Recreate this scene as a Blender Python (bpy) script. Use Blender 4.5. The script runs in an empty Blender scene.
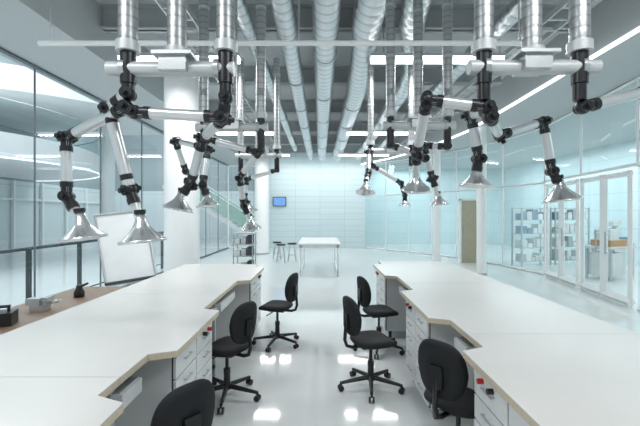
import bpy, math, random
from mathutils import Vector, Matrix
random.seed(3)
sc = bpy.context.scene
sc.view_settings.view_transform = 'Standard'

# ---------------------------------------------------------------- materials
def new_mat(name):
    m = bpy.data.materials.new(name); m.use_nodes = True
    nt = m.node_tree
    return m, nt, nt.nodes['Principled BSDF']

def mat(name, col, rough=0.5, metal=0.0, var=0.05, scale=6.0, bump=0.0, emit=0.0):
    m, nt, b = new_mat(name)
    b.inputs['Roughness'].default_value = rough
    b.inputs['Metallic'].default_value = metal
    tc = nt.nodes.new('ShaderNodeTexCoord')
    n = nt.nodes.new('ShaderNodeTexNoise'); n.inputs['Scale'].default_value = scale
    n.inputs['Detail'].default_value = 3
    nt.links.new(tc.outputs['Object'], n.inputs['Vector'])
    mx = nt.nodes.new('ShaderNodeMix'); mx.data_type = 'RGBA'
    mx.inputs[6].default_value = (*[c*(1-var) for c in col], 1)
    mx.inputs[7].default_value = (*[min(1, c*(1+var)) for c in col], 1)
    nt.links.new(n.outputs['Fac'], mx.inputs[0])
    nt.links.new(mx.outputs[2], b.inputs['Base Color'])
    if bump:
        bp = nt.nodes.new('ShaderNodeBump'); bp.inputs['Strength'].default_value = bump
        nt.links.new(n.outputs['Fac'], bp.inputs['Height'])
        nt.links.new(bp.outputs['Normal'], b.inputs['Normal'])
    if emit:
        b.inputs['Emission Color'].default_value = (*col, 1)
        b.inputs['Emission Strength'].default_value = emit
    return m

def glass(name, tint, refl=0.04, film=0.0, filmcol=(0.7, 0.9, 0.92)):
    m = bpy.data.materials.new(name); m.use_nodes = True
    nt = m.node_tree; nt.nodes.clear()
    out = nt.nodes.new('ShaderNodeOutputMaterial')
    tr = nt.nodes.new('ShaderNodeBsdfTransparent'); tr.inputs[0].default_value = (*tint, 1)
    gl = nt.nodes.new('ShaderNodeBsdfGlossy'); gl.inputs['Roughness'].default_value = 0.02
    lw = nt.nodes.new('ShaderNodeLayerWeight'); lw.inputs['Blend'].default_value = 0.5
    pw = nt.nodes.new('ShaderNodeMath'); pw.operation = 'POWER'; pw.inputs[1].default_value = 4.0
    nt.links.new(lw.outputs['Facing'], pw.inputs[0])
    ad = nt.nodes.new('ShaderNodeMath'); ad.operation = 'MULTIPLY_ADD'; ad.inputs[1].default_value = 0.5; ad.inputs[2].default_value = refl; ad.use_clamp = True
    nt.links.new(pw.outputs[0], ad.inputs[0])
    mx = nt.nodes.new('ShaderNodeMixShader')
    nt.links.new(ad.outputs[0], mx.inputs[0])
    src = tr.outputs[0]
    if film > 0:
        df = nt.nodes.new('ShaderNodeBsdfTranslucent'); df.inputs[0].default_value = (*filmcol, 1)
        d2 = nt.nodes.new('ShaderNodeBsdfDiffuse'); d2.inputs[0].default_value = (*filmcol, 1)
        a = nt.nodes.new('ShaderNodeMixShader'); a.inputs[0].default_value = 0.6
        nt.links.new(df.outputs[0], a.inputs[1]); nt.links.new(d2.outputs[0], a.inputs[2])
        f = nt.nodes.new('ShaderNodeMixShader'); f.inputs[0].default_value = film
        nt.links.new(tr.outputs[0], f.inputs[1]); nt.links.new(a.outputs[0], f.inputs[2])
        src = f.outputs[0]
    nt.links.new(src, mx.inputs[1]); nt.links.new(gl.outputs[0], mx.inputs[2])
    nt.links.new(mx.outputs[0], out.inputs[0])
    return m

def duct_mat(name, col, direction, scale, bump, rough=0.36, metal=0.7):
    m, nt, b = new_mat(name)
    b.inputs['Metallic'].default_value = metal; b.inputs['Roughness'].default_value = rough
    tc = nt.nodes.new('ShaderNodeTexCoord')
    w = nt.nodes.new('ShaderNodeTexWave'); w.wave_type = 'BANDS'; w.bands_direction = direction
    w.inputs['Scale'].default_value = scale; w.inputs['Distortion'].default_value = 0.0
    nt.links.new(tc.outputs['Object'], w.inputs['Vector'])
    r = nt.nodes.new('ShaderNodeValToRGB')
    r.color_ramp.elements[0].color = (*[c*0.7 for c in col], 1); r.color_ramp.elements[0].position = 0.0
    r.color_ramp.elements[1].color = (*col, 1); r.color_ramp.elements[1].position = 0.2
    nt.links.new(w.outputs['Fac'], r.inputs[0]); nt.links.new(r.outputs[0], b.inputs['Base Color'])
    bp = nt.nodes.new('ShaderNodeBump'); bp.inputs['Strength'].default_value = bump
    bp.inputs['Distance'].default_value = 0.02
    nt.links.new(w.outputs['Fac'], bp.inputs['Height']); nt.links.new(bp.outputs[0], b.inputs['Normal'])
    return m

def panel_mat(name, col, line, sx, sz, rough=0.3):
    m, nt, b = new_mat(name)
    b.inputs['Roughness'].default_value = rough
    tc = nt.nodes.new('ShaderNodeTexCoord')
    mp = nt.nodes.new('ShaderNodeMapping'); mp.inputs['Rotation'].default_value = (math.pi/2, 0, 0)
    br = nt.nodes.new('ShaderNodeTexBrick'); br.offset = 0
    br.inputs['Color1'].default_value = (*col, 1); br.inputs['Color2'].default_value = (*[c*0.96 for c in col], 1)
    br.inputs['Mortar'].default_value = (*line, 1)
    br.inputs['Scale'].default_value = 1; br.inputs['Brick Width'].default_value = sx
    br.inputs['Row Height'].default_value = sz; br.inputs['Mortar Size'].default_value = 0.012
    nt.links.new(tc.outputs['Object'], mp.inputs[0]); nt.links.new(mp.outputs[0], br.inputs[0])
    nt.links.new(br.outputs[0], b.inputs['Base Color'])
    return m

M = {}
M['floor'] = mat('glossy_epoxy', (0.72, 0.745, 0.745), 0.07, 0, 0.03, 0.8)
M['ceil'] = mat('ceiling_paint', (0.56, 0.58, 0.59), 0.8, 0, 0.08, 1.5)
M['beam'] = mat('beam_paint', (0.44, 0.46, 0.47), 0.6, 0, 0.08, 2)
M['soffit'] = mat('soffit_plaster', (0.48, 0.51, 0.52), 0.7, 0, 0.03, 1)
M['white'] = mat('white_paint', (0.86, 0.87, 0.87), 0.45, 0, 0.02, 3)
M['column'] = mat('column_paint', (0.87, 0.88, 0.88), 0.35, 0, 0.02, 2)
M['lam'] = mat('grey_laminate', (0.665, 0.652, 0.63), 0.26, 0, 0.02, 5)
M['ply'] = mat('plywood_edge', (0.62, 0.52, 0.39), 0.5, 0, 0.15, 60)
M['cab'] = mat('cabinet_enamel', (0.72, 0.73, 0.73), 0.35, 0, 0.02, 4)
M['gap'] = mat('shadow_gap', (0.05, 0.06, 0.07), 0.7)
M['steel'] = mat('brushed_steel', (0.50, 0.52, 0.53), 0.35, 0.75, 0.08, 30)
M['legs'] = mat('grey_steel_legs', (0.50, 0.53, 0.54), 0.4, 0.3, 0.05, 8)
M['red'] = mat('red_plastic', (0.55, 0.03, 0.02), 0.35)
M['black'] = mat('black_plastic', (0.012, 0.013, 0.015), 0.32, 0, 0.2, 20)
M['fabric'] = mat('black_fabric', (0.010, 0.011, 0.013), 0.8, 0, 0.35, 220, 0.15)
M['alu'] = mat('satin_aluminium', (0.70, 0.71, 0.72), 0.30, 0.7, 0.03, 15)
M['hood'] = mat('spun_aluminium', (0.74, 0.75, 0.76), 0.24, 0.85, 0.04, 20)
M['collar'] = mat('collar_white', (0.56, 0.58, 0.59), 0.4, 0.2, 0.05, 9)
M['ductY'] = duct_mat('spiral_duct_run', (0.66, 0.68, 0.69), 'Y', 1.6, 0.25, 0.28, 0.85)
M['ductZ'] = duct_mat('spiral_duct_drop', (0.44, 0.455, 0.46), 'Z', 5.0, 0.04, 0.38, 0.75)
M['lamp'] = mat('tube_light', (0.97, 0.99, 1.0), 0.5, 0, 0, 1, 0, 4.0)
M['led'] = mat('led_strip', (0.95, 0.99, 1.0), 0.5, 0, 0, 1, 0, 2.0)
M['glow'] = mat('balcony_edge_light', (0.95, 0.98, 1.0), 0.5, 0, 0, 1, 0, 1.0)
M['wood'] = mat('oiled_wood', (0.22, 0.15, 0.10), 0.45, 0, 0.3, 12)
M['doorwood'] = mat('door_veneer', (0.42, 0.38, 0.27), 0.4, 0, 0.12, 8)
M['frame'] = mat('white_frame', (0.82, 0.85, 0.85), 0.35)
M['dframe'] = mat('dark_mullion', (0.16, 0.20, 0.22), 0.4, 0.4)
M['rail'] = mat('black_rail', (0.02, 0.03, 0.035), 0.4, 0.3)
M['gl_l'] = glass('clear_glass_tinted', (0.76, 0.83, 0.855), 0.06)
M['gl_r'] = glass('film_glass', (0.84, 0.93, 0.94), 0.05, 0.22, (0.72, 0.86, 0.88))
M['gl_d'] = glass('door_glass', (0.85, 0.94, 0.95), 0.05)
M['backp'] = panel_mat('back_panels', (0.63, 0.745, 0.77), (0.49, 0.61, 0.64), 1.2, 0.28)
M['atr'] = panel_mat('atrium_reflection_tone', (0.33, 0.38, 0.40), (0.18, 0.21, 0.23), 1.5, 3.0)  # upper atrium wall: dark reflection tone of the glass put into its colour
M['atrlow'] = panel_mat('atrium_panels', (0.70, 0.76, 0.78), (0.38, 0.43, 0.45), 1.5, 3.0)
M['lab'] = panel_mat('side_lab_wall', (0.63, 0.77, 0.80), (0.46, 0.60, 0.63), 1.2, 0.6)
M['orange'] = mat('orange_enamel', (0.50, 0.27, 0.12), 0.4)
M['blue'] = mat('blue_enamel', (0.16, 0.27, 0.40), 0.4)
M['paper'] = mat('board_white', (0.86, 0.88, 0.88), 0.4)
M['screen'] = mat('screen_picture', (0.12, 0.25, 0.5), 0.2, 0, 0.6, 4, 0, 0.7)
M['green'] = glass('balustrade_glass', (0.75, 0.9, 0.82), 0.05, 0.35, (0.5, 0.68, 0.6))

# ---------------------------------------------------------------- mesh builder
class MB:
    def __init__(s):
        s.v = []; s.f = []; s.m = []; s.sm = []; s.mats = []
    def mi(s, k):
        if k not in s.mats: s.mats.append(k)
        return s.mats.index(k)
    def add(s, vs, fs, k, smooth=False):
        o = len(s.v); s.v += [Vector(x) for x in vs]
        i = s.mi(k)
        for f in fs:
            s.f.append([o+a for a in f]); s.m.append(i); s.sm.append(smooth)
    def box(s, a, b, k, rot=0, about=None):
        x0, y0, z0 = a; x1, y1, z1 = b
        vs = [Vector(p) for p in [(x0,y0,z0),(x1,y0,z0),(x1,y1,z0),(x0,y1,z0),(x0,y0,z1),(x1,y0,z1),(x1,y1,z1),(x0,y1,z1)]]
        if rot:
            c = Vector(about) if about else (Vector(a)+Vector(b))/2
            R = Matrix.Rotation(rot, 3, 'Z'); vs = [R@(p-c)+c for p in vs]
        s.add(vs, [(0,3,2,1),(4,5,6,7),(0,1,5,4),(1,2,6,5),(2,3,7,6),(3,0,4,7)], k)
    def tube(s, p, q, r, k, r2=None, seg=20, cap=True, smooth=True):
        p = Vector(p); q = Vector(q); r2 = r if r2 is None else r2
        d = (q-p).normalized()
        up = Vector((0,0,1)) if abs(d.z) < 0.95 else Vector((1,0,0))
        a = d.cross(up).normalized(); b = d.cross(a)
        vs = []
        for c, rr in ((p, r), (q, r2)):
            for i in range(seg):
                t = 2*math.pi*i/seg; vs.append(c+a*math.cos(t)*rr+b*math.sin(t)*rr)
        fs = [(i, (i+1)%seg, seg+(i+1)%seg, seg+i) for i in range(seg)]
        s.add(vs, fs, k, smooth)
        if cap:
            s.add(vs[:seg], [tuple(range(seg))], k); s.add(vs[seg:], [tuple(range(seg))[::-1]], k)
    def lathe(s, prof, o, axis, k, seg=28):
        o = Vector(o); d = Vector(axis).normalized()
        up = Vector((0,0,1)) if abs(d.z) < 0.95 else Vector((1,0,0))
        a = d.cross(up).normalized(); b = d.cross(a)
        vs = []; n = len(prof)
        for (r, h) in prof:
            for i in range(seg):
                t = 2*math.pi*i/seg; vs.append(o+d*h+a*math.cos(t)*r+b*math.sin(t)*r)
        fs = []
        for j in range(n-1):
            for i in range(seg):
                fs.append((j*seg+i, j*seg+(i+1)%seg, (j+1)*seg+(i+1)%seg, (j+1)*seg+i))
        s.add(vs, fs, k, True)
    def ball(s, c, r, k):
        n = 8
        s.lathe([(max(0.0005, r*math.sin(math.pi*i/n)), -r*math.cos(math.pi*i/n)) for i in range(n+1)], c, (0,0,1), k, 16)
    def prism(s, poly, z0, z1, kt, ks):
        n = len(poly)
        vs = [(x,y,z0) for x,y in poly]+[(x,y,z1) for x,y in poly]
        s.add(vs, [tuple(range(n,2*n))], kt); s.add(vs, [tuple(range(n))[::-1]], kt)
        s.add(vs, [(i,(i+1)%n,n+(i+1)%n,n+i) for i in range(n)], ks)
    def sweep(s, pts, r, k, seg=24):
        pts = [Vector(p) for p in pts]
        rings = []; a = None
        for i, p in enumerate(pts):
            d = (pts[min(i+1,len(pts)-1)]-pts[max(i-1,0)]).normalized()
            if a is None:
                up = Vector((0,0,1)) if abs(d.z) < 0.95 else Vector((1,0,0))
                a = d.cross(up).normalized()
            a = (a-d*a.dot(d)).normalized(); b = d.cross(a)
            rings += [p+a*math.cos(2*math.pi*j/seg)*r+b*math.sin(2*math.pi*j/seg)*r for j in range(seg)]
        fs = []
        for i in range(len(pts)-1):
            for j in range(seg): fs.append((i*seg+j, i*seg+(j+1)%seg, (i+1)*seg+(j+1)%seg, (i+1)*seg+j))
        s.add(rings, fs, k, True)
        s.add(rings[:seg], [tuple(range(seg))], k); s.add(rings[-seg:], [tuple(range(seg))], k)
    def pad(s, fn, k, layers, seg=40):
        vs = []
        for sc_, h in layers:
            for i in range(seg): vs.append(fn(2*math.pi*i/seg, sc_, h))
        n = len(layers); fs = []
        for j in range(n-1):
            for i in range(seg): fs.append((j*seg+i, j*seg+(i+1)%seg, (j+1)*seg+(i+1)%seg, (j+1)*seg+i))
        s.add(vs, fs, k, True)
        s.add(vs[:seg], [tuple(range(seg))], k, True); s.add(vs[-seg:], [tuple(range(seg))[::-1]], k, True)
    def make(s, name, loc=(0,0,0), rotz=0):
        me = bpy.data.meshes.new(name)
        me.from_pydata([tuple(v) for v in s.v], [], s.f)
        for k in s.mats: me.materials.append(M[k])
        for p, i, sm in zip(me.polygons, s.m, s.sm): p.material_index = i; p.use_smooth = sm
        me.update()
        import bmesh
        bm = bmesh.new(); bm.from_mesh(me); bmesh.ops.recalc_face_normals(bm, faces=bm.faces); bm.to_mesh(me); bm.free()
        ob = bpy.data.objects.new(name, me); sc.collection.objects.link(ob)
        ob.location = loc; ob.rotation_euler = (0, 0, rotz)
        return ob

# ---------------------------------------------------------------- room shell
b = MB(); b.box((-16,-3,-0.12),(12,26,0),'floor'); b.make('floor')
b = MB(); b.box((-4.7,-3,4.85),(6.6,19,5.0),'ceil'); b.make('ceiling')
b = MB(); b.box((-4.7,-3,4.05),(-3.3,18.6,4.85),'soffit'); b.make('trim_1')
b = MB()
b.prism([(3.9,-3),(6.6,-3),(6.6,18.6),(2.0,18.6),(3.0,16.6),(3.9,14.0),(4.3,11),(4.2,7)],4.12,4.85,'soffit','soffit'); b.make('trim_2')
for i, y in enumerate([1.2,3.4,5.8,8.2,10.6,13.0,15.4,17.6]):
    b = MB(); z = 4.5
    b.box((-3.3,y-0.09,z),(3.9,y+0.09,z+0.03),'beam'); b.box((-3.3,y-0.02,z),(3.9,y+0.02,4.85),'beam'); b.box((-3.3,y-0.09,4.82),(3.9,y+0.09,4.85),'beam')
    b.make('ceiling_beam')
b = MB(); b.box((-2.6,18.6,0),(2.2,18.75,4.85),'backp'); b.make('wall_back')
b = MB(); b.box((-4.7,-3.1,0),(5.2,-3,4.85),'white'); b.make('wall_front')

def glass_wall(name, pts, h, gk, fk, step, z0=0.0, transoms=(), mull=0.03):
    b = MB()
    for (x0,y0),(x1,y1) in zip(pts[:-1], pts[1:]):
        p = Vector((x0,y0,0)); q = Vector((x1,y1,0)); L = (q-p).length; d = (q-p)/L
        b.add([p+Vector((0,0,z0)), q+Vector((0,0,z0)), q+Vector((0,0,h)), p+Vector((0,0,h))], [(0,1,2,3)], gk)
        n = max(1, round(L/step)); nn = Vector((-d.y, d.x, 0))
        for i in range(n):
            c = p+d*(L*i/n)
            b.tube(c+Vector((0,0,z0)), c+Vector((0,0,h)), mull, fk, seg=4, smooth=False)
        for z in (z0+0.03, h-0.03)+tuple(transoms):
            b.tube(p+Vector((0,0,z)), q+Vector((0,0,z)), 0.03, fk, seg=4, smooth=False)
    return b.make(name)
glass_wall('window_1', [(-4.5,-3),(-4.5,18.6)], 4.05, 'gl_l', 'dframe', 1.8, mull=0.018)
glass_wall('window_2', [(-4.5,18.65),(-2.6,18.65)], 4.05, 'gl_l', 'frame', 1.0)
RW = [(5.05,-3),(5.25,2.5),(5.6,6.7)]
glass_wall('window_3', RW, 4.12, 'gl_r', 'frame', 1.5, transoms=(2.55,))
RW2 = [(6.2,10.5),(5.95,12.4),(5.2,14.5),(3.9,16.6),(2.2,18.6)]
glass_wall('window_4', RW2, 4.12, 'gl_r', 'frame', 1.3, transoms=(2.55,), mull=0.025)
glass_wall('window_5', [(5.6,6.7),(6.2,10.5)], 4.12, 'gl_r', 'frame', 1.9, z0=2.55)
def door(name, p, q, h=2.5):
    b = MB(); p = Vector((*p,0)); q = Vector((*q,0)); d = (q-p).normalized(); L=(q-p).length
    def post(t, w=0.05): 
        c = p+d*t; b.tube(c, c+Vector((0,0,h)), w, 'frame', seg=4, smooth=False)
    n = 2
    for i in range(n):
        t0 = L*i/n+0.03; t1 = L*(i+1)/n-0.03
        a = p+d*t0; c = p+d*t1
        b.add([a,c,c+Vector((0,0,h)),a+Vector((0,0,h))],[(0,1,2,3)],'gl_d')
        post(t0+.03); post(t1-.03)
        for z,w in ((0.1,0.08),(h-0.06,0.05)):
            b.tube(a+Vector((0,0,z)),c+Vector((0,0,z)),w,'frame',seg=4,smooth=False)
        hd = p+d*(t1-0.14 if i==0 else t0+0.14)+Vector((-0.07,0,0))
        b.tube(hd+Vector((0,0,0.9)),hd+Vector((0,0,1.35)),0.015,'steel')
        for z in (0.95,1.3): b.tube(hd+Vector((0,0,z)),hd+Vector((0.08,0,z)),0.01,'steel')
    return b.make(name)
def lerp(t): return (5.6+0.6*t, 6.7+3.8*t)
door('door_1', lerp(0.04), lerp(0.5)); door('door_2', lerp(0.52), lerp(0.97))

b = MB(); b.box((4.9,13.2,0),(5.45,13.26,2.15),'doorwood'); b.box((4.84,13.17,0),(4.9,13.29,2.2),'frame'); b.box((5.45,13.17,0),(5.51,13.29,2.2),'frame'); b.box((4.84,13.17,2.15),(5.51,13.29,2.22),'frame')
b.tube((5.0,13.13,1.0),(5.0,13.13,1.25),0.015,'steel'); b.tube((5.0,13.13,1.1),(5.0,13.2,1.1),0.01,'steel')
b.make('door_3')

b = MB()
rr = [(3.86,-2.9),(4.16,7),(4.26,11),(3.86,14.0),(2.96,16.6),(2.0,18.4)]
for p,q in zip(rr[:-1],rr[1:]): b.tube((*p,4.08),(*q,4.08),0.03,'led',seg=6)
b.make('led_light_strip')

b = MB(); b.box((10.2,-3,0),(10.3,21,4.12),'lab'); b.make('wall_right')
b = MB(); b.box((-2.6,21,0),(10.3,21.1,4.12),'lab'); b.make('wall_side_lab')
b = MB(); b.box((6.6,-3,4.12),(10.3,21,4.22),'soffit'); b.box((2.0,18.76,4.12),(6.6,21,4.22),'soffit'); b.make('ceiling_side_lab')
# atrium
b = MB(); b.box((-14.2,-3,3.2),(-14,26,9),'atr'); b.box((-14.2,-3,0),(-14,26,3.2),'atrlow'); b.make('wall_left')
b = MB(); b.box((-14,25.8,3.2),(-2.6,26,9),'atr'); b.box((-14,25.8,0),(-2.6,26,3.2),'atrlow'); b.make('wall_atrium')
b = MB()
for i in range(14):
    y=1+i*1.8
    b.box((-13.98,y,0),(-13.85,y+0.12,3.2),'frame')
b.box((-13.98,0.5,2.3),(-13.87,25.5,2.4),'frame')
b.make('trim_3')
N=28
def arc(cx,cy,r,a0,a1): return [(cx+r*math.cos(a0+(a1-a0)*i/N), cy+r*math.sin(a0+(a1-a0)*i/N)) for i in range(N+1)]
b = MB()
o_ = arc(-13.97,13,5.6,-math.pi/2,math.pi/2)
b.prism(o_,3.3,4.0,'white','white')
for k in range(N):
    p=o_[k]; q=o_[k+1]
    b.add([(*p,4.0),(*q,4.0),(*q,4.9),(*p,4.9)],[(0,1,2,3)],'gl_d')
    b.tube((*p,4.92),(*q,4.92),0.03,'steel',seg=8)
    b.tube((*p,3.28),(*q,3.28),0.025,'glow',seg=6)
b.make('curved_balcony')
b = MB()
b.prism(arc(-13.97,19,8.2,-math.pi/2,0)+[(-13.97,19)],5.6,6.4,'white','white')
b.make('curved_balcony')
for x,y in ((-10.2,10),(-9.5,17)):
    b=MB(); b.tube((x,y,0),(x,y,3.29 if y<12 else 5.59),0.3,'column'); b.make('round_column')

# stairs in atrium
b = MB(); n=18
for i in range(n):
    x=-3.3-i*0.28; z=0.18*(i+1)
    b.box((x-0.3,21.6,z-0.06),(x,23.2,z),'white')
for y in (21.58,23.2):
    b.add([(-3.2,y,0.0),(-8.4,y,3.3),(-8.4,y,3.0),(-3.6,y,0.0)],[(0,1,2,3)],'white')
    b.add([(-3.3,y,0.2),(-8.4,y,3.4),(-8.4,y,4.3),(-3.3,y,1.1)],[(0,1,2,3)],'green')
    b.tube((-3.3,y,1.12),(-8.4,y,4.32),0.03,'white',seg=8)
b.box((-8.9,21.5,3.1),(-8.35,23.3,3.3),'white')
b.tube((-8.7,22.4,0),(-8.7,22.4,3.1),0.1,'white')
b.make('staircase')
# railing outside the left glass
b=MB()
for i in range(11):
    y=1.0+i*1.35
    b.box((-4.93,y-0.03,0),(-4.87,y+0.03,1.1),'rail')
b.tube((-4.9,0.9,1.12),(-4.9,14.6,1.12),0.03,'rail',seg=10)
b.tube((-4.9,0.9,0.15),(-4.9,14.6,0.15),0.015,'rail',seg=8)
b.make('railing')

for (x,y,r,h) in ((-2.45,6.75,0.3,4.85),(-2.45,16,0.3,4.85),(4.5,10.6,0.13,4.12),(4.08,13.3,0.13,4.12)):
    b=MB(); b.tube((x,y,0),(x,y,h),r,'column',seg=40); b.tube((x,y,0),(x,y,0.06),r+0.012,'steel',seg=40); b.make('round_column')

# ---------------------------------------------------------------- ceiling services
def run(name, pts, r, flg=True):
    b=MB(); b.sweep(pts,r,'ductY',28)
    if flg:
        for i in range(len(pts)-1):
            p=Vector(pts[i]); q=Vector(pts[i+1]); L=(q-p).length
            if L<1.0: continue
            k=int(L/2.2)
            for j in range(k+1):
                c=p+(q-p)*((j+0.5)/(k+1)); d=(q-p).normalized()
                b.tube(c-d*0.03,c+d*0.03,r+0.012,'collar',seg=28)
    for p in pts[1:-1]: b.box((p[0]-0.01,p[1]-0.01,p[2]),(p[0]+0.01,p[1]+0.01,4.84),'steel')
    return b.make(name)
def bez(p0,p1,p2,p3,n=12):
    out=[]
    for i in range(n+1):
        t=i/n; out.append(tuple((1-t)**3*a+3*(1-t)**2*t*bb+3*(1-t)*t*t*c+t**3*d for a,bb,c,d in zip(p0,p1,p2,p3)))
    return out
run('spiral_air_duct',[(-0.45,-1,4.22),(-0.45,8,4.22),(-0.42,17,4.22)],0.135)
run('spiral_air_duct',[(0.08,-1,4.25),(0.08,9,4.25),(0.08,17,4.25)],0.18)
run('spiral_air_duct',[(0.62,-1,4.25),(0.62,5.0,4.25)]+bez((0.66,5.4,4.25),(0.7,6.3,4.25),(0.72,6.8,4.25),(0.75,7.8,4.25),5)+[(0.75,17,4.25)],0.205)
run('spiral_air_duct',[(1.12,-1,4.25),(1.12,4,4.25)]+bez((1.14,4.4,4.25),(1.2,5.6,4.25),(1.65,6,4.25),(1.7,7.4,4.25),5)+[(1.7,17,4.25)],0.17)
run('spiral_air_duct',[(-1.0,-1,4.25),(-0.98,9,4.25),(-0.98,15,4.25)],0.1)
run('spiral_air_duct',[(2.5,-1,4.25),(2.4,9,4.25),(2.3,15,4.25)],0.12)
b=MB(); b.tube((-2.4,3.25,3.17),(1.75,3.25,3.17),0.022,'white'); 
for x in (-2.3,-0.18,1.7): b.tube((x,3.25,3.17),(x,3.25,4.5),0.006,'steel',seg=6)
b.make('cable_conduit')
for xx in (-1.85,3.2):
    b=MB()
    for q in (-0.15,0.15): b.box((xx+q-0.012,-1,4.3),(xx+q+0.012,17,4.38),'collar')
    for i in range(60): b.box((xx-0.15,-0.9+i*0.3,4.31),(xx+0.15,-0.87+i*0.3,4.33),'collar')
    for i in range(8): b.tube((xx,0.2+i*2.3,4.31),(xx,0.2+i*2.3,4.84),0.006,'steel',seg=6)
    b.make('cable_tray')
def fixture(x0,x1,y,z=3.94,power=55):
    b=MB()
    b.box((x0,y-0.09,z+0.02),(x1,y+0.09,z+0.06),'collar')
    b.box((x0+0.02,y-0.08,z-0.035),(x1-0.02,y+0.08,z+0.02),'lamp')
    for x in (x0+0.2,x1-0.05): b.tube((x,y,z+0.06),(x,y,4.84),0.006,'steel',seg=6)
    o=b.make('ceiling_light')
    l=bpy.data.lights.new('tube_lamp','AREA'); l.shape='RECTANGLE'; l.size=x1-x0; l.size_y=0.2; l.energy=power; l.color=(0.99,0.995,1.0)
    lo=bpy.data.objects.new('tube_lamp',l); sc.collection.objects.link(lo); lo.parent=o; lo.location=((x0+x1)/2,y,z-0.06)
for y in (0.6,5.5,10.6,14.6):  # nearest row is out of view, added for soft fill at the rows' spacing
    p=58 if y<6 else 46
    fixture(-2.9,-1.15,y,power=p); fixture(0.72,2.65,y,power=p)

# ---------------------------------------------------------------- extraction arms
def drop(b,x,y,z0,z1=4.15,r=0.056):
    b.tube((x,y,z0),(x,y,z1),r,'ductZ')
    for z in (z0+0.62,z0+1.15): b.tube((x,y,z-0.012),(x,y,z+0.012),r+0.006,'collar')
    b.tube((x,y,z0-0.01),(x,y,z0+0.05),r+0.014,'collar')
def joint(b,p,dirs,s=1.0):
    p=Vector(p); b.ball(p,0.044*s,'black')
    n=Vector((0,1,0))
    if len(dirs)==2:
        c=dirs[0].cross(dirs[1])
        if c.length>0.1: n=c.normalized()
    b.tube(p-n*0.046*s,p+n*0.046*s,0.034*s,'black',seg=16); b.tube(p+n*0.04*s,p+n*0.07*s,0.016*s,'black',seg=10); b.tube(p-n*0.07*s,p-n*0.04*s,0.016*s,'black',seg=10)
    for d in dirs: b.tube(p,p+d*0.075*s,0.034*s,'black',seg=16); b.tube(p+d*0.06*s,p+d*0.095*s,0.039*s,'black',seg=16)
def arm(b,pts,hood=True,hs=1.0,r=0.0335,s=1.0):
    P=[Vector(p) for p in pts]
    for i in range(len(P)-1):
        b.tube(P[i],P[i+1],(r if not(hood and i==len(P)-2) else 0.027)*s,'alu')
    for i,p in enumerate(P):
        if hood and i==len(P)-1: break
        ds=[]
        if i>0: ds.append((P[i-1]-p).normalized())
        if i<len(P)-1: ds.append((P[i+1]-p).normalized())
        joint(b,p,ds,s)
    if hood:
        d=(P[-1]-P[-2]).normalized(); d=(d*0.45+Vector((0,0,-1))).normalized()
        b.lathe([(a*hs,h*hs) for a,h in [(0.001,-0.06),(0.032,-0.06),(0.034,-0.01),(0.042,0.0),(0.048,0.02),(0.07,0.05),(0.102,0.08),(0.13,0.105),(0.142,0.112),(0.142,0.126),(0.134,0.126),(0.10,0.09),(0.05,0.04),(0.001,0.035)]],P[-1],d,'hood',36)
        b.tube(P[-1]+d*-0.08*hs,P[-1]+d*-0.055*hs,0.036*hs,'black')
def header(b,x0,x1,xc,y,z):
    b.tube((x0,y,z),(x1,y,z),0.044,'collar')
    b.box((xc-0.08,y-0.08,z-0.03),(xc+0.08,y+0.08,z+0.06),'steel'); b.box((xc-0.115,y-0.1,z+0.055),(xc+0.115,y+0.1,z+0.075),'steel')
    for x in (x0+0.1,x1-0.1): b.tube((x-0.015,y,z),(x+0.015,y,z),0.058,'steel')

# --- near left station
b=MB(); y=2.3
drop(b,-1.16,y,2.70); drop(b,-0.865,y,2.66); drop(b,-0.57,y,2.70)
header(b,-1.28,-0.52,-0.865,y,2.59)
for x in (-1.16,-0.57):
    b.tube((x,y,2.50),(x,y,2.70),0.046,'black'); b.tube((x,y,2.42),(x,y,2.52),0.038,'black')
arm(b,[(-1.16,2.3,2.44),(-1.31,2.36,2.37),(-1.20,2.4,1.87),(-1.13,2.4,1.66)],r=0.037)
arm(b,[(-1.17,2.3,2.36),(-1.68,2.52,2.22),(-1.665,2.5,1.83),(-1.57,2.5,1.67)])
arm(b,[(-1.12,2.3,2.33),(-0.60,2.3,2.30)],hood=False)
arm(b,[(-0.57,2.3,2.42),(-0.60,2.35,2.30),(-0.86,2.8,2.27),(-1.02,3.0,1.95),(-1.10,3.0,1.85)],hs=0.85)
b.make('fume_extraction_arm')
# --- mid left station
b=MB(); y=4.0
drop(b,-1.22,y,2.72,r=0.05); drop(b,-0.92,y,2.66,r=0.05); drop(b,-0.62,y,2.72,r=0.05)
header(b,-1.3,-0.55,-0.92,y,2.62)
for x in (-1.22,-0.62): b.tube((x,y,2.40),(x,y,2.72),0.04,'black')
arm(b,[(-1.22,4.0,2.42),(-1.08,3.65,2.33),(-1.11,3.6,1.98),(-1.07,3.6,1.88)],hs=0.8)
arm(b,[(-1.18,4.0,2.5),(-0.68,4.0,2.36)],hood=False)
arm(b,[(-0.62,4.0,2.38),(-0.90,4.25,2.12),(-0.88,4.4,1.80),(-0.83,4.5,1.64)],hs=0.9)
arm(b,[(-1.24,4.02,2.42),(-1.6,4.2,2.52),(-1.55,4.4,2.2)],hood=False)
b.make('fume_extraction_arm')
# --- far left station
b=MB(); y=6.0
drop(b,-1.25,y,2.74,r=0.05); drop(b,-0.97,y,2.66,r=0.05); drop(b,-0.68,y,2.74,r=0.05)
header(b,-1.33,-0.6,-0.97,y,2.62)
for x in (-1.25,-0.68): b.tube((x,y,2.36),(x,y,2.72),0.04,'black')
arm(b,[(-0.68,6.0,2.40),(-1.19,6.2,2.27),(-1.22,6.2,1.95),(-1.15,6.2,1.85)],hs=0.85)
b.make('fume_extraction_arm')
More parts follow.
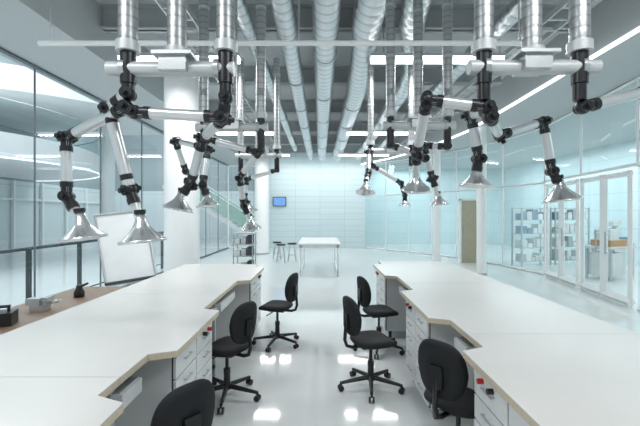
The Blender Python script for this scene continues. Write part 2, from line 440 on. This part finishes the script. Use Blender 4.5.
# --- near right station
b=MB(); y=2.3
drop(b,0.99,y,2.70); drop(b,1.28,y,2.66); drop(b,1.57,y,2.70)
header(b,0.90,1.68,1.28,y,2.60)
for x in (0.99,1.57):
    b.tube((x,y,2.50),(x,y,2.70),0.046,'black'); b.tube((x,y,2.40),(x,y,2.52),0.038,'black')
arm(b,[(1.01,2.3,2.36),(0.66,2.35,2.42),(0.70,2.75,2.15),(0.757,3.0,2.00)],hs=0.8)
arm(b,[(1.03,2.32,2.34),(1.09,2.75,2.43),(1.17,2.8,2.12),(1.15,2.8,2.02)],hs=0.85)
arm(b,[(1.03,2.3,2.30),(1.32,2.8,2.29),(1.76,3.0,2.44),(1.83,3.0,2.05),(1.89,3.0,1.94)])
arm(b,[(1.59,2.3,2.36),(2.06,2.35,2.48),(2.30,2.4,2.05),(2.34,2.4,1.92)])
b.make('fume_extraction_arm')
# --- mid right station
b=MB(); y=4.0
drop(b,0.74,y,2.74,r=0.05); drop(b,1.03,y,2.68,r=0.05); drop(b,1.34,y,2.74,r=0.05)
header(b,0.66,1.42,1.03,y,2.64)
for x in (0.74,1.34): b.tube((x,y,2.40),(x,y,2.72),0.04,'black')
arm(b,[(1.34,4.0,2.42),(1.12,4.1,2.45),(1.24,4.2,2.10),(1.31,4.2,1.90)],hs=0.75)
arm(b,[(0.74,4.0,2.44),(1.08,3.9,2.28)],hood=False)
b.make('fume_extraction_arm')
# --- far right station
b=MB(); y=6.0
drop(b,0.80,y,2.80,r=0.05); drop(b,1.12,y,2.74,r=0.05); drop(b,1.44,y,2.80,r=0.05)
header(b,0.72,1.52,1.12,y,2.70)
for x in (0.80,1.44): b.tube((x,y,2.46),(x,y,2.80),0.04,'black')
arm(b,[(0.80,6.0,2.50),(0.72,5.6,2.62),(0.66,5.2,2.25),(0.60,5.0,2.09)],hs=0.9)
arm(b,[(0.84,6.0,2.46),(1.3,6.1,2.2),(1.36,6.1,2.0),(1.36,6.1,1.93)],hs=0.75)
b.make('fume_extraction_arm')

# ---------------------------------------------------------------- workbenches
def bench(sgn, y0, y1, p0, p1, xo=2.15, cab=True):
    b=MB(); xp=0.85; xn=1.0; H=0.9; c=0.05
    pts=[]
    if p0<=y0+0.01: pts+=[(xp,y0)]
    else: pts+=[(xn,y0),(xn,p0-c*0.2),(xp,p0+c)]
    if p1>=y1-0.01: pts+=[(xp,y1)]
    else: pts+=[(xp,p1-c*0.3),(xn,p1+c),(xn,y1)]
    pts+=[(xo,y1),(xo,y0)]
    pts=[(sgn*x,y) for x,y in pts]
    b.prism(pts,H-0.04,H-0.006,'ply','ply'); b.prism(pts,H-0.006,H,'lam','lam')
    def bx(x0,ya,z0,x1,yb,z1,k):
        X=sorted((sgn*x0,sgn*x1)); b.box((X[0],ya,z0),(X[1],yb,z1),k)
    for x in (1.08,xo-0.1):
        for y in (y0+0.05,y1-0.1): bx(x,y,0.0,x+0.045,y+0.045,H-0.04,'legs')
        bx(x,y0+0.05,H-0.095,x+0.045,y1-0.05,H-0.04,'legs')
    for y in (y0+0.05,y1-0.1): bx(1.08,y,H-0.095,xo-0.06,y+0.045,H-0.04,'legs'); bx(1.08,y,0.12,xo-0.06,y+0.03,0.16,'legs')
    bx(xo-0.13,y0+0.1,0.25,xo-0.11,y1-0.1,0.8,'cab')
    if cab:
        a=p0+0.1; e=p1-0.08
        if e-a>0.8: a=e-0.8
        bx(0.915,a,0.10,1.5,e,0.84,'cab')
        for y in (a+0.03,e-0.08): bx(0.95,y,0,0.99,y+0.04,0.1,'black'); bx(1.42,y,0,1.46,y+0.04,0.1,'black')
        n=5; zz=0.115; hh=(0.83-0.115)/n
        bx(0.905,a+0.005,0.105,0.918,e-0.005,0.835,'gap')
        for half in range(2):
            ya=a+half*(e-a)/2+0.008; yb=a+(half+1)*(e-a)/2-0.008
            for i in range(n):
                z=zz+i*hh
                bx(0.89,ya,z+0.006,0.91,yb,z+hh-0.006,'cab')
                ym=(ya+yb)/2
                b.tube((sgn*0.872,ym-0.06,z+hh*0.6),(sgn*0.872,ym+0.06,z+hh*0.6),0.006,'steel',seg=8)
                for q in (-0.055,0.055): b.tube((sgn*0.872,ym+q,z+hh*0.6),(sgn*0.892,ym+q,z+hh*0.6),0.004,'steel',seg=6)
        for i,kk in enumerate(('red','black')):
            yy=e-0.12-0.12*i
            b.tube((sgn*0.895,yy,0.80),(sgn*0.86,yy,0.80),0.015,kk,seg=14)
    if p0-y0>0.2: bx(1.02,y0+0.06,0.70,1.4,p0-0.04,0.78,'cab'); bx(1.04,y0+0.07,0.775,1.38,p0-0.05,0.785,'steel')
    if y1-p1>0.2: bx(1.02,p1+0.08,0.70,1.4,y1-0.08,0.78,'cab')
    return b.make('workbench')
bench(-1,0.75,1.90,0.75,1.66); bench(-1,1.905,3.85,2.22,3.22); bench(-1,3.855,6.1,4.6,5.8)
bench(1,0.8,2.58,0.8,2.28); bench(1,2.585,4.45,2.93,4.02); bench(1,4.455,6.5,4.95,6.1)

# ---------------------------------------------------------------- swivel chairs
def chair(x,y,deg,k=0,h=0.0):
    b=MB()
    for i in range(5):
        a=math.radians(72*i+20+k); c=math.cos(a); s=math.sin(a)
        b.tube((0.03*c,0.03*s,0.105),(0.30*c,0.30*s,0.075),0.024,'black',r2=0.015,seg=12)
        cx,cy=0.305*c,0.305*s
        b.tube((cx,cy,0.05),(cx,cy,0.085),0.011,'black',seg=8)
        for q in (-0.017,0.017):
            b.tube((cx-s*(q-0.009),cy+c*(q-0.009),0.027),(cx-s*(q+0.009),cy+c*(q+0.009),0.027),0.027,'black',seg=16)
    b.tube((0,0,0.075),(0,0,0.26+h),0.034,'black',r2=0.027); b.tube((0,0,0.2),(0,0,0.43+h),0.016,'black')
    b.tube((0,0,0.22+h),(0,0,0.27+h),0.032,'black')
    b.box((-0.11,-0.07,0.405+h),(0.10,0.07,0.44+h),'black')
    b.tube((0.02,0.05,0.415+h),(0.04,0.24,0.40+h),0.008,'black',seg=8)
    def seat(t,s_,hh):
        ct,st=math.cos(t),math.sin(t); e=0.62
        xx=math.copysign(abs(ct)**e,ct)*0.205*s_; yy=math.copysign(abs(st)**e,st)*(0.21)*s_
        return (xx+0.02,yy,0.44+h+hh-0.6*max(0,xx-0.1)**2*4 - 0.02*(1-(yy/0.215)**2)*(hh>0.03))
    b.pad(seat,'fabric',[(0.80,0),(0.93,0.006),(0.99,0.022),(1.0,0.04),(0.97,0.058),(0.90,0.068),(0.7,0.072),(0.4,0.07),(0.1,0.068)])
    b.sweep([(-0.08,0,0.42+h),(-0.2,0,0.42+h),(-0.255,0,0.44+h),(-0.275,0,0.50+h),(-0.265,0,0.62+h),(-0.25,0,0.74+h)],0.017,'black',12)
    b.box((-0.272,-0.045,0.62+h),(-0.245,0.045,0.76+h),'black')
    def back(t,s_,hh):
        ct,st=math.cos(t),math.sin(t); e=0.7
        zz=math.copysign(abs(st)**e,st)*0.19*s_
        w=0.175*(1-0.16*(-(zz)/0.2 if zz<0 else zz/0.2*0.5))
        yy=math.copysign(abs(ct)**e,ct)*w*s_
        lean=-0.10*zz
        return (-0.235+hh+0.9*yy*yy+lean-0.25*zz*zz+0.02, yy, 0.725+h+zz)
    b.pad(back,'fabric',[(0.5,-0.036),(0.85,-0.034),(0.96,-0.026),(1.0,-0.008),(0.99,0.01),(0.93,0.022),(0.75,0.028),(0.4,0.026),(0.1,0.025)])
    return b.make('office_swivel_chair',(x,y,0),math.radians(deg))
chair(0.50,3.75,18,10); chair(-0.56,5.0,163,0,0.03); chair(-0.87,3.56,152,30); chair(0.74,4.78,15,5,0.02); chair(0.93,2.56,40,20,0.0); chair(-0.83,2.02,142,12,-0.03)

# ---------------------------------------------------------------- far table
b=MB(); b.box((-0.6,10.2,0.86),(0.56,12.8,0.9),'paper')
for x in (-0.55,0.46):
    for y in (10.3,12.65): b.box((x,y,0),(x+0.05,y+0.05,0.86),'frame')
    b.box((x,10.3,0.78),(x+0.05,12.7,0.86),'frame'); b.box((x,10.3,0.1),(x+0.04,12.7,0.14),'frame')
for y in (10.3,12.65): b.box((-0.55,y,0.78),(0.51,y+0.05,0.86),'frame')
b.make('work_table')

b=MB(); b.box((-2.3,18.52,2.05),(-1.65,18.6,2.5),'black'); b.add([(-2.27,18.515,2.08),(-1.68,18.515,2.08),(-1.68,18.515,2.47),(-2.27,18.515,2.47)],[(0,1,2,3)],'screen'); b.make('wall_monitor')

# flip chart
b=MB()
def fp(u,v,o=0):
    return (u*0.97+(1.2-v)*0.24, v*0.28+u*0.1-o, v+u*0.12)
w=0.34
vs=[fp(-w,0.72,0),fp(w,0.72,0),fp(w,1.72,0),fp(-w,1.72,0)]
vb=[(x,y+0.03,z) for x,y,z in vs]
b.add(vs+vb,[(0,1,2,3),(7,6,5,4),(0,4,5,1),(1,5,6,2),(2,6,7,3),(3,7,4,0)],'paper')
for (p,q) in ((0,1),(1,2),(2,3),(3,0)): b.tube(vs[p],vs[q],0.018,'steel',seg=8)
b.tube(fp(-w*0.8,0.75),(-0.42,0.02,0.0),0.012,'legs',seg=8); b.tube(fp(w*0.8,0.75),(0.42,0.12,0.0),0.012,'legs',seg=8)
b.tube(fp(0,1.65,-0.03),(0.0,0.95,0.0),0.012,'legs',seg=8)
b.tube(fp(-w,0.75,0.04),fp(w,0.75,0.04),0.02,'gap',seg=8)
b.make('flip_chart_easel',(-2.80,5.3,0),math.radians(12))

b=MB()
for x in (-0.2,0.2):
    for y in (-0.2,0.2): b.tube((x,y,0.08),(x,y,1.3),0.012,'steel',seg=8); b.ball((x,y,0.04),0.04,'black')
for z in (0.2,0.5,0.8,1.05,1.28): b.box((-0.22,-0.22,z),(0.22,0.22,z+0.02),'steel')
for z in (0.52,0.82,1.07):
    for i in range(3): b.box((-0.18+i*0.13,-0.15,z),(-0.08+i*0.13,0.1,z+0.1+0.04*i),('cab','legs','gap')[i])
b.make('equipment_trolley',(-1.62,8.2,0))
def stool(x,y):
    b=MB(); b.lathe([(0.001,0.6),(0.16,0.6),(0.17,0.62),(0.16,0.65),(0.001,0.655)],(0,0,0),(0,0,1),'black')
    for i in range(4):
        a=math.pi/4+i*math.pi/2; b.tube((0.1*math.cos(a),0.1*math.sin(a),0.6),(0.2*math.cos(a),0.2*math.sin(a),0),0.012,'steel',seg=8)
    b.sweep([(0.165*math.cos(t*math.pi/10),0.165*math.sin(t*math.pi/10),0.22) for t in range(21)],0.008,'steel',8)
    b.make('stool',(x,y,0))
stool(-1.35,13.2); stool(-1.0,13.6); stool(-1.6,14.2)

b=MB(); b.box((-2.85,2.3,0.80),(-2.22,4.5,0.85),'wood')
for x in (-2.82,-2.32):
    for y in (2.36,4.36): b.box((x,y,0),(x+0.07,y+0.07,0.80),'wood')
b.box((-2.8,2.4,0.3),(-2.27,4.4,0.33),'wood'); b.make('wooden_work_table')
b=MB(); b.box((-0.06,-0.05,0),(0.06,0.05,0.05),'steel'); b.box((-0.1,-0.045,0.05),(0.02,0.045,0.11),'steel'); b.box((0.06,-0.05,0.05),(0.09,0.05,0.12),'steel'); b.tube((-0.05,0,0.08),(0.16,0,0.08),0.014,'steel'); b.tube((0.15,-0.06,0.08),(0.15,0.06,0.08),0.006,'steel')
b.make('bench_vice',(-2.5,3.4,0.851))
b=MB(); b.box((-0.11,-0.08,0),(0.11,0.08,0.1),'black'); b.tube((-0.07,0,0.1),(-0.07,0,0.14),0.01,'black'); b.tube((0.07,0,0.1),(0.07,0,0.14),0.01,'black'); b.tube((-0.08,0,0.14),(0.08,0,0.14),0.012,'black'); b.make('toolbox',(-2.5,2.95,0.851),0.4)
b=MB(); b.lathe([(0.001,0),(0.05,0),(0.05,0.05),(0.03,0.09),(0.028,0.12),(0.001,0.12)],(0,0,0),(0,0,1),'black'); b.tube((0,0,0.1),(0.09,0,0.14),0.012,'black'); b.make('desk_grinder',(-2.5,3.95,0.851))

# ---------------------------------------------------------------- side lab furniture
def shelf(x,y,rot):
    b=MB()
    for xx in (-0.6,0.6):
        for yy in (-0.2,0.2): b.box((xx-0.02,yy-0.02,0),(xx+0.02,yy+0.02,1.9),'legs')
    for z in (0.15,0.6,1.05,1.5,1.88): b.box((-0.6,-0.2,z-0.02),(0.6,0.2,z),'legs')
    for z in (0.15,0.6,1.05,1.5):
        xx=-0.52
        while xx<0.45:
            ww=random.uniform(0.1,0.22); hh=random.uniform(0.12,0.34)
            b.box((xx,-0.15,z),(min(0.57,xx+ww),0.14,z+hh),random.choice(['cab','blue','legs','cab','white'])); xx+=ww+0.03
    b.make('storage_shelf',(x,y,0),rot)
shelf(7.0,12.6,0.3); shelf(8.4,12.9,0.1)
def machine(x,y,k1,k2):
    b=MB(); b.box((-0.5,-0.35,0.8),(0.5,0.35,0.86),'lam')
    for xx in (-0.47,0.42):
        for yy in (-0.32,0.27): b.box((xx,yy,0),(xx+0.05,yy+0.05,0.8),'legs')
    b.box((-0.35,-0.25,0.86),(0.35,0.25,1.02),k1); b.box((-0.3,-0.2,1.02),(0.05,0.2,1.3),k2); b.tube((0.2,0,1.02),(0.2,0,1.4),0.05,'steel'); b.box((0.08,-0.06,1.38),(0.32,0.06,1.5),k2)
    b.box((-0.4,-0.3,0.1),(0.1,0.3,0.7),'cab')
    b.make('bench_machine',(x,y,0),0.4)
machine(7.6,10.0,'orange','cab'); machine(8.6,11.2,'blue','cab'); machine(8.9,9.4,'cab','blue'); machine(8.2,7.8,'blue','cab')

# ---------------------------------------------------------------- lights
def area(name,loc,sx,sy,e,col=(0.95,0.99,1.0),rot=(0,0,0)):
    l=bpy.data.lights.new(name,'AREA'); l.shape='RECTANGLE'; l.size=sx; l.size_y=sy; l.energy=e; l.color=col
    o=bpy.data.objects.new(name,l); sc.collection.objects.link(o); o.location=loc; o.rotation_euler=rot; return o
area('side_lab_light',(8.4,6,4.05),1.5,10,250)
area('side_lab_light',(8.2,15,4.05),2,8,230)
area('side_lab_light',(4.5,20,4.05),3,1,70)
area('back_wall_fill',(0,17.3,4.0),5,0.3,65,rot=(math.radians(25),0,0))  # added lamp to brighten the back wall, no fixture modelled
area('atrium_fill',(-9.5,12,8.8),7,22,2200)  # added overhead lamp brightening atrium and balcony, no skylight modelled

w=bpy.data.worlds.new('World'); sc.world=w; w.use_nodes=True
bg=w.node_tree.nodes['Background']; bg.inputs[0].default_value=(0.86,0.935,0.97,1); bg.inputs[1].default_value=0.88

# ---------------------------------------------------------------- camera
cd=bpy.data.cameras.new('Camera'); cd.sensor_width=36; cd.lens=21.4; cd.clip_start=0.05
co=bpy.data.objects.new('Camera',cd); sc.collection.objects.link(co); co.location=(0,0,1.72); co.rotation_euler=(math.pi/2,0,0)
sc.camera=co
